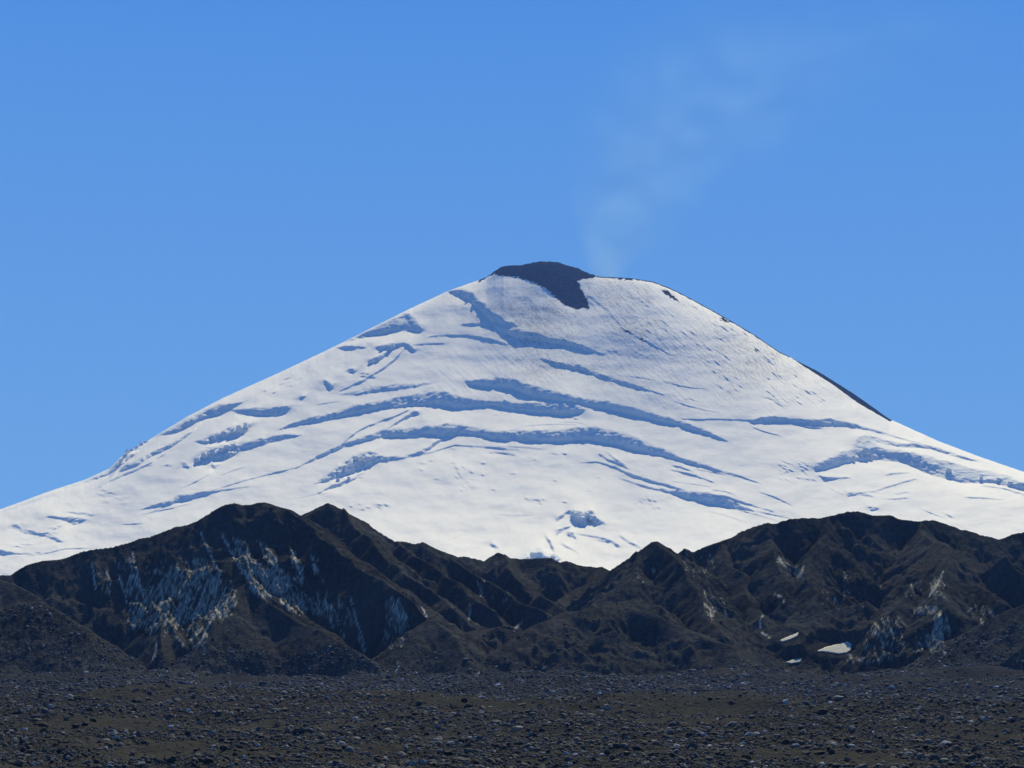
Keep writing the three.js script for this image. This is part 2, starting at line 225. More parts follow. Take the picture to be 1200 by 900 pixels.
  // The relief that has those steps and is otherwise as smooth as can be (successive over-relaxation): terraces flatten out between the cliffs.
  {
    const d = new Float32Array(n0), keep = .0006, om = 1.88;
    for (let it = 0; it < 170; it++) for (let j = 0; j <= NY; j++) for (let i = (it & 1) ? NX : 0; (it & 1) ? i >= 0 : i <= NX; i += (it & 1) ? -1 : 1) {
      const o = j * W + i; let a = 0, c = keep;
      if (j > 0) { const g = STEP[o], w = g > 0 ? 6 : 1; a += w * (d[o - W] - g); c += w; }
      if (j < NY) { const g = STEP[o + W], w = g > 0 ? 6 : 1; a += w * (d[o + W] + g); c += w; }
      const q = STEP[o] > 0 ? .12 : .35;
      if (i > 0) { a += q * d[o - 1]; c += q; } if (i < NX) { a += q * d[o + 1]; c += q; }
      d[o] += om * (a / c - d[o]);
    }
    for (let o = 0; o < n0; o++) DEP[o] = BASE[o] + d[o] + EXTRA[o];
  }
  for (let i = 0; i <= NX; i++) {
    const px = X0 + (X1 - X0) * i / NX, u = (px - CX) / F, ys = YS[i];
    for (let j = 0; j <= NY; j++) {
      const o = idx(i, j), y = YB[o], nearSky = smooth(0, 14, y - ys);
      // broad waves of the snow, then streaks of wind-carved snow running down to the right
      let d = 30 * fbm(px * .010, y * .022 + 5, 3) + 6 * fbm(px * .040 + 3, y * .085, 4);
      const a = px * .70 + y * .71, b = -px * .71 + y * .70;
      const up = smooth(520, 430, y), right = smooth(640, 760, px) * smooth(510, 440, y), mid = smooth(470, 540, px) * smooth(700, 600, px) * smooth(395, 425, y) * smooth(480, 455, y);
      const amp = .35 + .8 * up + 1.3 * right + 2.0 * mid;
      const s = fbm(b * .33, a * .035, 3) + .6 * noise(b * .9, a * .16);
      d += amp * (s + .8 * Math.max(0, s - .15));
      d += (.25 + 1.0 * up) * fbm(px * .42, y * .7, 2) + right * 2.2 * fbm(b * .55 + 1.5 * noise(px * .05, y * .05), a * .22, 3);
      DEP[o] += d * (Math.min(16, RATE[o]) / 9) * (.15 + .85 * nearSky);
    }
    // sight lines stay single: going up, the surface always lies farther away
    for (let j = 1; j <= NY; j++) { const o = idx(i, j), m = DEP[o - W] + .12 * (YB[o - W] - YB[o]); if (DEP[o] < m) DEP[o] = m; }
    for (let j = 0; j <= NY + BACK; j++) {
      const o = idx(i, j) * 3;
      if (j <= NY) {
        const z = DEP[idx(i, j)], y = YB[idx(i, j)];
        pos[o] = u * z; pos[o + 1] = (EYE - y) / F * z; pos[o + 2] = -z;
        const jx = px + 2.6 * noise(px * .2, y * .22) + 2.2 * noise(px * .55, y * .6), jy = y + 2.0 * noise(px * .2 + 40, y * .3) + 2.0 * noise(px * .5, y * .5 + 50);
        let rock = (inside(summit, jx, Math.max(jy, ys + .4)) && (y - ys < 6 || fbm(px * .22 + 5, y * .3, 3) < .95)) || inside(strip, px, y + .7 * noise(px * .2, 8)) || spots.some(s => inside(s, jx, jy));
        if (!rock && px > 838 && px < 905) rock = y - ys < 3.2 * (.3 + fbm(px * .12, 71, 3)) * smooth(838, 850, px) * smooth(905, 880, px);
        if (!rock && px > 700 && px < 925) rock = y - ys < 1.1 + .9 * noise(px * .2, 77);
        rockMask[idx(i, j)] = rock ? 1 : 0;
        if (rock) { const v = .030 * (1 + 1.1 * fbm(px * .25, y * .35, 4)); col[o] = v * .55; col[o + 1] = v * .82; col[o + 2] = v * 1.25; }
        else {
          // ash carried onto the snow in grains and streaks, thickest on the wind-scoured flank under the crater, where it also paints in shade of the steep cone
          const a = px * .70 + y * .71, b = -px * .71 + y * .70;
          const grains = Math.max(0, .55 * fbm(b * .40 + 2 * noise(px * .04, y * .04), a * .10, 3) + .75 * fbm(px * .75, y * .75, 3) + .9 * fbm(px * .012 + 3, y * .02, 3) * .5 - .02), ashAndShade = grains * smooth(480, 700, px + (460 - y) * .6) * smooth(500, 400, y + 40 * fbm(px * .015, y * .02 + 7, 3)) * .75 + Math.max(0, fbm(px * .1, y * .3, 4) - .1) * .10;
          const v = .86 - Math.min(.45, ashAndShade), g = ICE[idx(i, j)] * .5;
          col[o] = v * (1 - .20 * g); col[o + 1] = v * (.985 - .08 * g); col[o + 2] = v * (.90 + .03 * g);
        }
      } else {
        const n = j - NY, zt = DEP[idx(i, NY)], z = zt + 60 * n * (1 + n * .3), h0 = pos[idx(i, NY) * 3 + 1];
        pos[o] = pos[idx(i, NY) * 3] * (z / zt); pos[o + 1] = h0 - (z - zt) * (.1 + .5 * Math.min(1, n / 5)); pos[o + 2] = -z;
        const s = idx(i, NY) * 3; col[o] = col[s]; col[o + 1] = col[s + 1]; col[o + 2] = col[s + 2]; rockMask[idx(i, j)] = rockMask[idx(i, NY)];
      }
    }
  }
  // broken blocks of ice standing in the icefalls: [px, py, size in pixels]
  {
    const material = new THREE.MeshPhysicalMaterial({ color: new THREE.Color().setRGB(.80, .80, .76), roughness: .8, specularIntensity: .3, flatShading: true });
    const shapes = [0, 1, 2, 3, 4].map(k => { const g = new THREE.BoxGeometry(1, 1.25, 1, 2, 2, 2), p = g.attributes.position; for (let q = 0; q < p.count; q++) { const x = p.getX(q), y = p.getY(q), z = p.getZ(q); p.setXYZ(q, x * (1 - .25 * y) + .35 * noise(x * 1.7 + k * 9, y * 1.7 + z * 2.3), y + .3 * noise(x * 1.9 + z * 1.3, y + k * 5), z * (1 - .2 * y) + .35 * noise(z * 1.7 + y, x * 1.9 + k * 3)); } return g; });
    const falls = [[150, 529, 5], [154, 527, 4], [147, 533, 5], [160, 524, 4], [166, 519.5, 5], [171, 517, 4], [142, 540, 4], [137, 546, 4], [625, 650, 8], [632, 650, 7], [620, 655, 6], [648, 654, 5], [640, 655, 4], [676, 603, 6], [682, 607, 7], [688, 603, 6], [694, 606, 7], [699, 610, 5], [686, 613, 5], [672, 601, 5], [232, 539, 6], [239, 534, 6], [248, 530, 6], [258, 527, 5], [266, 524, 6], [273, 522, 5], [262, 508, 5], [272, 505, 5], [280, 501, 6], [288, 498, 5], [250, 514, 4], [404, 548, 5], [411, 544, 6], [418, 537, 6], [425, 538, 5], [432, 538, 5], [413, 551, 4], [402, 556, 4], [438, 535, 4], [396, 562, 4], [409, 560, 4], [435, 423, 4], [443, 420, 4], [448, 407, 4], [458, 406, 5], [549, 347, 4], [556, 354, 4], [563, 361, 4], [572, 370, 4], [1008, 532, 5], [1014, 527, 6], [1020, 534, 5], [1000, 536, 4], [1150, 560, 4], [1170, 562, 5], [1184, 566, 5], [1112, 551, 5]];
    falls.forEach(([px, py, w], n) => {
      const i = Math.round((px - X0) / (X1 - X0) * NX); let j = 0; while (j < NY && YB[idx(i, j)] > py + w * .4) j++;
      const d = DEP[idx(i, j)], v = at(px, Math.max(py, YS[i] + .6), d), s = w * d / F * .8, m = shade(new THREE.Mesh(shapes[n % 5], material));
      m.name = 'serac'; m.position.copy(v); m.position.y -= s * .15; m.scale.set(s * (.8 + .5 * rnd()), s * (.7 + .4 * rnd()), s * (.9 + .5 * rnd())); m.rotation.set((rnd() - .5) * .5, rnd() * 6.28, (rnd() - .5) * .6); volcano.add(m);
    });
  }
  const tris = [[], []];
  for (let j = 0; j < NY + BACK; j++) for (let i = 0; i < NX; i++) {
    const a = idx(i, j), b = a + 1, c = a + NX + 1, d = c + 1;
    const m = rockMask[a] + rockMask[b] + rockMask[c] + rockMask[d] >= 2 ? 1 : 0;
    tris[m].push(a, b, d, a, d, c);
  }
  const whole = new THREE.BufferGeometry();
  whole.setAttribute('position', new THREE.BufferAttribute(pos, 3)); 
  const all = new Uint32Array(tris[0].length + tris[1].length); all.set(tris[0]); all.set(tris[1], tris[0].length);
  whole.setIndex(new THREE.BufferAttribute(all, 1)); whole.computeVertexNormals();
  const nor = whole.attributes.normal.array;
  function piece(list, name, material) {
    const map = new Map(), p = [], n = [], c = [], ix = [];
    for (const v of list) { let k = map.get(v); if (k === undefined) { k = map.size; map.set(v, k); for (let q = 0; q < 3; q++) { p.push(pos[v * 3 + q]); n.push(nor[v * 3 + q]); c.push(col[v * 3 + q]); } } ix.push(k); }
    const g = new THREE.BufferGeometry();
    g.setAttribute('position', new THREE.Float32BufferAttribute(p, 3)); g.setAttribute('normal', new THREE.Float32BufferAttribute(n, 3)); g.setAttribute('color', new THREE.Float32BufferAttribute(c, 3)); g.setIndex(ix);
    const m = shade(new THREE.Mesh(g, material)); m.name = name; volcano.add(m); return m;
  }
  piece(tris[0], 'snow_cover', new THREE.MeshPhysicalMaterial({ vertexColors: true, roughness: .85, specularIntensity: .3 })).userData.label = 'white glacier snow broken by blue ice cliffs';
  piece(tris[1], 'summit_rock', new THREE.MeshPhysicalMaterial({ vertexColors: true, roughness: .95, specularIntensity: 0 })).userData.label = 'dark bare rock of the summit';
}
console.log('volcano built');

// ---------------------------------------------------------------- rubble field and moraine: one height function
const fieldRow = curve([[0, 0], [120, -4.5], [200, -3.6], [270, -2.2], [400, 4.0], [535, 12.0], [700, 20.5], [800, 26.5], [1000, 34], [1500, 60], [4000, 330]]);
const mounds = [[160, 545, 26, 34, 3.2], [70, 610, 24, 22, 1.5], [-10, 420, 14, 30, 1.6], [330, 500, 30, 40, 1.6], [470, 650, 34, 22, 2.2], [560, 420, 22, 40, 1.8], [690, 640, 18, 20, 2.0], [820, 470, 34, 44, 2.6], [905, 600, 30, 26, 1.8], [1080, 640, 44, 34, 3.0], [1085, 388, 9, 14, -2.6], [1075, 470, 12, 14, -2.0], [1170, 455, 22, 30, 2.2], [1000, 330, 24, 26, 1.4], [620, 305, 18, 22, 1.2], [330, 320, 20, 24, 1.2], [120, 330, 14, 20, 1.0], [250, 735, 40, 30, 3], [620, 745, 40, 25, -2.5], [1000, 745, 60, 25, 3], [1160, 720, 40, 30, 3], [830, 745, 30, 20, 2], [60, 715, 40, 30, 3.5], [420, 750, 30, 20, -2]]
  .map(([px, z, a, b, h]) => [(px - CX) / F * z, z, a, b, h]);
function fieldHeight(x, z) {                               // z is depth, positive
  let h = fieldRow(z) + 3.0 * fbm(x * .021 + 4, z * .013, 3) + 1.35 * fbm(x * .11, z * .075, 3) + .35 * fbm(x * .5, z * .35, 2) + smooth(630, 760, z) * 2.6 * fbm(x * .035 + 9, z * .03, 3);
  for (const m of mounds) { const u = (x - m[0]) / m[2], v = (z - m[1]) / m[3], q = u * u + v * v; if (q < 6) h += m[4] * Math.exp(-q * 1.2); }
  return h;
}
// crest lines of the debris-covered ridges: [px, py, depth] nodes, tangent of the flank
const crests = [
  // left massif skyline
  { t: .78, f: .86, p: [[-330, 700, 900], [-140, 690, 900], [-60, 680, 900], [0, 674, 905], [16, 674, 910], [32, 662, 915], [50, 657, 920], [72, 655, 925], [92, 647, 930], [110, 643, 932], [130, 641, 935], [150, 636, 938], [162, 631, 940], [175, 629, 942], [190, 624, 945], [205, 617, 947], [220, 615, 950], [232, 610, 950], [250, 599, 952], [262, 592, 955], [275, 589, 957], [285, 591, 960], [310, 588, 962], [332, 595, 962], [342, 597, 960]] },
  { t: .72, f: 1.15, p: [[342, 597, 960], [370, 627, 940], [412, 662, 912], [457, 682, 890], [480, 700, 872]] },
  // back hill
  { t: .72, f: 0.8, p: [[340, 612, 1075], [353, 603, 1070], [382, 589, 1065], [395, 595, 1064], [412, 604, 1062], [430, 614, 1060], [445, 624, 1058], [462, 634, 1055], [476, 635, 1054], [485, 637, 1052], [494, 635, 1050], [505, 640, 1050], [520, 646, 1050], [537, 652, 1050], [547, 652, 1052], [567, 657, 1055], [582, 647, 1056], [586, 648, 1056], [591, 654, 1058], [617, 655, 1060], [645, 653, 1060], [656, 659, 1060], [664, 657, 1060], [675, 661, 1062], [700, 665, 1062], [706, 664, 1062], [716, 669, 1062]] },
  { t: .75, f: 1.25, p: [[395, 595, 1064], [420, 625, 1035], [455, 652, 1005], [505, 690, 965], [528, 712, 940]] },
  { t: .75, f: 1.25, p: [[462, 634, 1055], [500, 665, 1015], [540, 690, 985], [575, 712, 955]] },
  { t: .75, f: 1.15, p: [[520, 646, 1050], [548, 668, 1025], [585, 690, 1000], [632, 712, 970]] },
  { t: .75, f: 1.2, p: [[586, 648, 1056], [604, 672, 1030], [640, 700, 1000], [668, 718, 975]] },
  { t: .75, f: 0.8, p: [[706, 664, 1062], [690, 680, 1040], [672, 694, 1020], [655, 705, 1000]] },
  // right massif skyline
  { t: .74, f: 0.9, p: [[716, 669, 1005], [750, 646, 1000], [765, 635, 996], [772, 634, 995], [777, 637, 995], [791, 648, 996]] },
  { t: .74, f: 0.88, p: [[785, 652, 1040], [797, 646, 1035], [801, 641, 1035], [810, 647, 1035], [825, 641, 1035], [845, 634, 1035], [860, 629, 1035], [870, 622, 1035], [887, 616, 1032], [901, 611, 1030], [910, 613, 1030], [925, 608, 1032], [935, 607, 1034], [962, 607, 1036], [975, 604, 1036], [995, 599, 1038], [1010, 599, 1040], [1025, 603, 1040], [1045, 603, 1040], [1060, 607, 1040], [1075, 610, 1040], [1095, 609, 1042], [1107, 613, 1042], [1125, 620, 1044], [1137, 622, 1045], [1150, 627, 1046], [1162, 629, 1048], [1171, 632, 1050], [1177, 630, 1052], [1187, 625, 1054], [1200, 623, 1056], [1260, 612, 1060], [1340, 605, 1060], [1530, 625, 1060]] },
  { t: .7, f: 1.1, p: [[772, 634, 995], [790, 660, 965], [812, 690, 935], [835, 720, 900], [855, 745, 870]] },
  { t: .72, f: 1.0, p: [[750, 646, 1000], [735, 675, 965], [715, 700, 935], [690, 712, 915]] },
  { t: .8, f: 0.85, p: [[893, 614, 1031], [903, 640, 1000], [918, 668, 970], [930, 690, 945]] },
  { t: .8, f: 0.9, p: [[975, 604, 1036], [962, 632, 1005], [955, 655, 980], [948, 690, 940], [940, 712, 915]] },
  { t: .75, f: 0.85, p: [[845, 634, 1035], [858, 665, 1000], [880, 700, 955], [892, 722, 925]] },
  { t: .72, f: 0.9, p: [[1075, 610, 1040], [1092, 632, 1000], [1109, 647, 945], [1111, 649, 940]] },
  { t: .85, f: 1.1, p: [[1111, 647, 942], [1128, 668, 925], [1150, 690, 905], [1178, 708, 885]] },
  { t: .85, p: [[1111, 647, 942], [1092, 668, 925], [1070, 695, 900], [1052, 715, 880]] },
  { t: .85, p: [[1111, 647, 942], [1108, 690, 890], [1112, 712, 868]] },
  { t: .8, f: 1.2, p: [[1160, 668, 930], [1172, 654, 930], [1179, 651, 930], [1190, 662, 925], [1215, 680, 915], [1260, 690, 910]] },
  // front hills
  { t: 1.25, f: .62, p: [[-330, 690, 842], [-140, 668, 842], [-60, 668, 845], [0, 679, 845], [20, 684, 843], [45, 697, 835], [75, 722, 824], [105, 752, 813], [145, 789, 800]] },
  { t: .66, f: 0.8, p: [[290, 683, 876], [296, 684, 874], [312, 703, 862], [350, 727, 848], [395, 750, 830], [430, 770, 815], [455, 790, 803]] },
  { t: .66, p: [[290, 683, 876], [272, 715, 852], [240, 752, 828], [215, 778, 810]] },
  { t: .75, f: 1.1, p: [[197, 722, 862], [190, 742, 845], [186, 765, 826]] },
  { t: .75, p: [[197, 722, 862], [214, 752, 840], [222, 776, 822]] },
  { t: .75, p: [[225, 736, 862], [234, 756, 846], [240, 770, 834]] },
  { t: .68, p: [[500, 726, 852], [508, 726, 850], [530, 744, 838], [550, 772, 818]] },
  { t: .68, p: [[500, 726, 852], [486, 745, 838], [470, 778, 814]] },
  { t: .6, p: [[560, 740, 900], [585, 735, 890], [600, 740, 885]] },
  { t: .58, p: [[590, 762, 835], [625, 735, 858], [655, 720, 875], [690, 712, 890], [722, 706, 905], [745, 700, 912]] },
  { t: .62, f: 1.1, p: [[655, 775, 818], [662, 780, 815], [690, 790, 806], [712, 797, 800]] },
  { t: .62, p: [[655, 775, 818], [640, 792, 806]] },
  { t: .52, p: [[722, 706, 905], [770, 722, 890], [815, 738, 870], [850, 758, 848], [880, 785, 815]] },
  { t: .55, f: 1.2, p: [[660, 765, 842], [695, 745, 860], [720, 738, 870]] },
  { t: .6, p: [[880, 738, 900], [930, 728, 905], [970, 715, 915], [1010, 705, 920]] },
  { t: .58, p: [[1105, 772, 808], [1130, 745, 822], [1160, 726, 835], [1200, 706, 845], [1260, 688, 850], [1340, 680, 850], [1530, 700, 850]] },
  { t: .62, f: 1.0, p: [[1180, 768, 800], [1205, 748, 812], [1260, 730, 822]] },
].map(c => ({ t: c.t, f: c.f ?? c.t, top: c.p.length > 11 || (c.p[0][0] === 716), rough: c.p[0][2] < 900 && c.p[c.p.length - 1][2] < 912 ? .40 : .95, v: c.p.map(([px, py, d]) => at(px, py, d)), d: c.p }));
const segs = []; for (const c of crests) for (let i = 1; i < c.v.length; i++) { const a = c.v[i - 1], b = c.v[i]; segs.push([a.x, -a.z, a.y, b.x - a.x, -b.z + a.z, b.y - a.y, c.t, 1 / ((b.x - a.x) ** 2 + (b.z - a.z) ** 2), c.f, c.top ? .14 : c.rough > .5 ? .52 : .26, c.rough]); }
// bare ice showing through the debris: [px, py, half width, half height, turn, share]
const iceSpots = [[200, 700, 42, 42, -0.5, 0.8], [238, 692, 30, 40, -0.3, 0.8], [170, 720, 24, 26, 0.6, 0.75], [262, 705, 16, 26, 0.3, 0.8], [232, 745, 14, 14, 0, 0.8], [152, 680, 12, 34, -0.5, 0.6], [125, 690, 6, 26, -0.4, 0.5], [285, 650, 10, 24, -0.5, 0.8], [305, 680, 16, 28, -0.5, 0.95], [328, 682, 22, 16, 0.6, 1], [318, 655, 7, 20, -0.4, 0.9], [345, 705, 20, 14, 0.5, 0.85], [350, 665, 7, 26, -0.3, 0.7], [372, 668, 8, 20, -0.3, 0.5], [385, 712, 36, 16, 0.45, 0.6], [465, 722, 14, 24, -0.4, 0.7], [462, 748, 16, 14, -0.6, 0.5], [562, 692, 4, 12, -0.4, 0.7], [576, 693, 4, 12, -0.3, 0.7], [593, 700, 4, 10, 0.4, 0.6], [570, 680, 12, 3, -0.2, 0.5], [920, 665, 16, 8, 0.8, 0.7], [937, 672, 6, 10, -0.7, 0.8], [835, 710, 20, 18, 0.8, 0.55], [830, 700, 8, 14, 0, 0.5], [1040, 735, 24, 12, -0.2, 0.75], [1085, 715, 18, 5, -0.15, 1], [1100, 735, 8, 26, 0.2, 0.9], [1095, 755, 20, 12, 0.6, 0.7], [1100, 690, 10, 16, -0.5, 0.7], [1070, 690, 12, 10, -0.6, 0.55], [1150, 720, 18, 12, 0.6, 0.6], [990, 690, 40, 30, 0.3, 0.35], [1020, 770, 34, 8, 0, 0.55], [820, 660, 30, 20, 0.6, 0.35], [760, 675, 16, 12, 0.3, 0.45], [1060, 760, 60, 14, 0, 0.45]];
function iceShare(px, py) {
  let s = 0;
  for (const [x, y, a, b, r, k] of iceSpots) {
    const dx = px - x, dy = py - y; if (Math.abs(dx) > a + b || Math.abs(dy) > a + b) continue;
    const c = Math.cos(r), n = Math.sin(r), u = (dx * c + dy * n) / a, v = (-dx * n + dy * c) / b, q = u * u + v * v;
    if (q < 1.6) s = Math.max(s, k * smooth(1.6, .35, q));
  }
  return s;
}
function ridgeHeight(x, z) {
  const ox = 13 * fbm(x * .022, z * .022, 2) + 4 * fbm(x * .08, z * .08 + 9, 2), oz = 13 * fbm(x * .022 + 50, z * .022, 2) + 4 * fbm(x * .08 + 30, z * .08, 2);
  let best = -1e9, near = 1e9, rough = 1;
  for (const s of segs) {
    const dx = x + ox * s[9] - s[0], dz = z + oz * s[9] - s[1];
    let t = (dx * s[3] + dz * s[4]) * s[7]; t = t < 0 ? 0 : t > 1 ? 1 : t;
    const qx = dx - s[3] * t, qz = dz - s[4] * t, d = Math.sqrt(qx * qx + qz * qz), h = s[2] + s[5] * t - (s[3] * dz - s[4] * dx < 0 ? s[8] : s[6]) * d;
    if (h > best) { best = h; near = d; rough = s[10]; }
  }
  const w = Math.min(1, near / 14);
  best += w * rough * (3.6 * (ridged(x * .028 + ox * .02, z * .018, 3) - .9) + 1.7 * (ridged(x * .085 + oz * .05, z * .045, 3) - .9) + 1.5 * fbm(x * .10, z * .06, 3)) + (.9 * fbm(x * .28, z * .2, 3) + .55 * Math.abs(fbm(x * .8, z * .6, 2))) * (.3 + .7 * w) * (.35 + .65 * rough);
  const px = CX + x / z * F, py = EYE - best / z * F, share = iceShare(px, py);
  if (share > 0) best += share * (1.5 * ridged((px - py * .4) * .085, py * .03, 3) - 1.2 + .9 * fbm(px * .35, py * .25, 2));
  return best;
}
const pits = [], benches = [];
function groundHeight(x, z) {
  const f = fieldHeight(x, z); if (z < 770) return f;
  let r = ridgeHeight(x, z);
  for (const p of pits) { let u = (x - p[0]) / p[2], v = (z - p[1]) / p[3]; if (u * u + v * v > 8) continue; u += 1.1 * fbm(x * .05 + p[0], z * .05, 3); v += 1.1 * fbm(x * .05, z * .05 + p[0], 3); const q = u * u + v * v; if (q < 4) r -= .7 * p[4] * Math.exp(-q * 1.6); }
  for (const b of benches) { const u = (x - b.x) / b.a, v = (z - b.z - b.b * .55) / b.b, q = u * u + v * v; if (q < 2.4) { const w = smooth(2.4, 1.1, q); r = lerp(r, b.y + b.s * (z - b.z), w); } }
  return Math.max(f, r);
}
function hit(px, py, z0 = 200, z1 = 1150) { const u = (px - CX) / F, e = (EYE - py) / F; for (let z = z0; z < z1; z += .8) if (groundHeight(u * z, z) >= e * z) return new THREE.Vector3(u * z, groundHeight(u * z, z), -z); return null; }

// hollows where buried ice has melted out: [px, py, half width in pixels, depth in metres]
for (const [px, py, w, d] of [[1007, 626, 15, 5], [1060, 632, 20, 5], [986, 640, 16, 4], [928, 650, 30, 10], [925, 694, 14, 4], [900, 716, 15, 5], [826, 765, 14, 3], [760, 672, 13, 5], [617, 698, 22, 7], [595, 724, 20, 6], [684, 750, 14, 4], [700, 776, 14, 3], [175, 690, 34, 9], [230, 660, 24, 6], [300, 640, 38, 10], [450, 662, 15, 5], [492, 672, 18, 6], [385, 700, 26, 5], [850, 690, 16, 4], [1012, 720, 20, 4], [1140, 680, 14, 4], [1100, 740, 22, 6], [1160, 745, 16, 4], [100, 700, 20, 5]]) {
  const p = hit(px, py, 780); if (p) pits.push([p.x, -p.z + w * .1, w * -p.z / F, Math.max(7, w * .9 * -p.z / F), d]);
}

// a shallow bench of ground that the snow lies on
function bench(outline) { const xs = outline.map(p => p[0]), ys = outline.map(p => p[1]), y1 = Math.max(...ys), y0 = Math.min(...ys), c = (Math.min(...xs) + Math.max(...xs)) / 2, h = hit(c, y1, 770), z = -h.z, s = .54; return { x: h.x, y: h.y, z, s, a: (Math.max(...xs) - c) / F * z * 1.05 + .5, b: (y1 - y0) / F * z / (s - h.y / z) * .55 + .8 }; }
const patchSpecs = [
  [[[957, 763], [968, 758], [985, 754], [994, 751], [999, 755], [998, 761], [992, 765], [983, 766], [970, 764]], 'large wedge of dirty white snow at the foot of the dark moraine'],
  [[[914, 750], [923, 746], [936, 741], [935, 745], [926, 749], [916, 752]], 'thin slanting sliver of snow above the large snow wedge'],
  [[[921, 776], [929, 773], [940, 771], [938, 775], [928, 777]], 'small flat snow patch below the large snow wedge'],
];
{ const made = patchSpecs.map(p => bench(p[0])); benches.push(...made); }

function sheet(name, cols, rows, zOf, hOf, colour, material, X0 = -110, X1 = 1310, parent = scene) {
  const pos = new Float32Array((cols + 1) * (rows + 1) * 3), c = new Float32Array(pos.length), uv = new Float32Array((cols + 1) * (rows + 1) * 2), ix = [];
  for (let j = 0; j <= rows; j++) for (let i = 0; i <= cols; i++) {
    const z = zOf(j / rows), px = X0 + (X1 - X0) * i / cols, x = (px - CX) / F * z, h = hOf(x, z), o = (j * (cols + 1) + i) * 3;
    pos[o] = x; pos[o + 1] = h; pos[o + 2] = -z; uv[o / 3 * 2] = x / 12; uv[o / 3 * 2 + 1] = (z + h) / 12;
    const k = colour(x, h, z, px, EYE - h / z * F); c[o] = k[0]; c[o + 1] = k[1]; c[o + 2] = k[2];
    if (i < cols && j < rows) { const a = j * (cols + 1) + i; ix.push(a, a + 1, a + cols + 2, a, a + cols + 2, a + cols + 1); }
  }
  const g = new THREE.BufferGeometry();
  g.setAttribute('position', new THREE.BufferAttribute(pos, 3)); g.setAttribute('color', new THREE.BufferAttribute(c, 3)); g.setAttribute('uv', new THREE.BufferAttribute(uv, 2)); g.setIndex(ix); g.computeVertexNormals();
  const m = shade(new THREE.Mesh(g, material)); m.name = name; parent.add(m); return m;
}
// a tiling grain for bump: stones and grit (uv in metres)
function grain(size, cells, seedN) {
  const d = new Uint8Array(size * size * 4);
  for (let j = 0; j < size; j++) for (let i = 0; i < size; i++) {
    let s = 0, a = 1, n = cells; for (let o = 0; o < 4; o++) { const x = i / size * n, y = j / size * n, X = Math.floor(x), Y = Math.floor(y), fx = x - X, fy = y - Y, r = (p, q) => PERM[(PERM[((p % n) + seedN) & 255] + (q % n)) & 255] / 255, u = fx * fx * (3 - 2 * fx), v = fy * fy * (3 - 2 * fy); s += a * lerp(lerp(r(X, Y), r(X + 1, Y), u), lerp(r(X, Y + 1), r(X + 1, Y + 1), u), v); a *= .55; n *= 2; }
    const k = clamp(s / 2.0) * 255, o = (j * size + i) * 4; d[o] = d[o + 1] = d[o + 2] = k; d[o + 3] = 255;
  }
  const t = new THREE.DataTexture(d, size, size); t.wrapS = t.wrapT = THREE.RepeatWrapping; t.magFilter = THREE.LinearFilter; t.minFilter = THREE.LinearMipmapLinearFilter; t.generateMipmaps = true; t.needsUpdate = true; return t;
}

// melt streams, wet snow lines: px polylines with half width in pixels
const streams = [[[235, 624], [246, 648], [255, 669]], [[260, 624], [272, 648], [287, 669], [300, 694]], [[302, 634], [310, 650], [320, 661]], [[342, 644], [348, 662], [355, 679]], [[365, 651], [372, 669]], [[155, 646], [162, 676], [172, 709]], [[142, 681], [150, 709]], [[108, 660], [112, 690]], [[380, 700], [390, 735]], [[410, 700], [426, 755]], [[460, 705], [474, 732]], [[220, 700], [205, 740]], [[240, 690], [222, 738]], [[262, 694], [238, 748]], [[190, 705], [180, 735]], [[330, 705], [352, 722]], [[181, 748], [183, 757], [182, 766], [180, 772]], [[466, 776], [467, 781], [464, 788]], [[550, 708], [551, 716], [549, 726]], [[558, 791], [561, 788]], [[603, 738], [612, 729]], [[892, 736], [890, 728], [894, 722]], [[823, 705], [832, 715], [834, 725]], [[893, 741], [903, 748]], [[918, 705], [916, 700], [908, 696]], [[912, 655], [925, 667], [937, 677]], [[942, 662], [937, 676]], [[238, 752], [240, 766]], [[205, 745], [212, 752], [215, 757]], [[1000, 776], [1012, 772]], [[245, 690], [252, 702], [262, 720]], [[152, 655], [158, 680], [170, 700]], [[124, 668], [130, 685]], [[260, 628], [272, 650], [285, 672]], [[303, 634], [310, 655]], [[345, 645], [350, 665], [355, 680]], [[366, 652], [370, 668]], [[458, 700], [470, 720], [475, 726]], [[495, 712], [500, 722]], [[420, 745], [427, 762]], [[400, 740], [404, 747]], [[1105, 670], [1098, 685], [1090, 698]], [[1100, 720], [1098, 735], [1104, 750]], [[1108, 722], [1114, 745]]];
function streamNear(px, py) { let m = 1e9; for (const L of streams) { if (px < L[0][0] - 60 || px > L[0][0] + 60) continue; for (let i = 1; i < L.length; i++) { const [ax, ay] = L[i - 1], [bx, by] = L[i], dx = bx - ax, dy = by - ay, t = clamp(((px - ax) * dx + (py - ay) * dy) / (dx * dx + dy * dy)); m = Math.min(m, Math.hypot(px - ax - dx * t, py - ay - dy * t)); } } return m; }
const DEBRIS = [.0345, .0385, .0400];
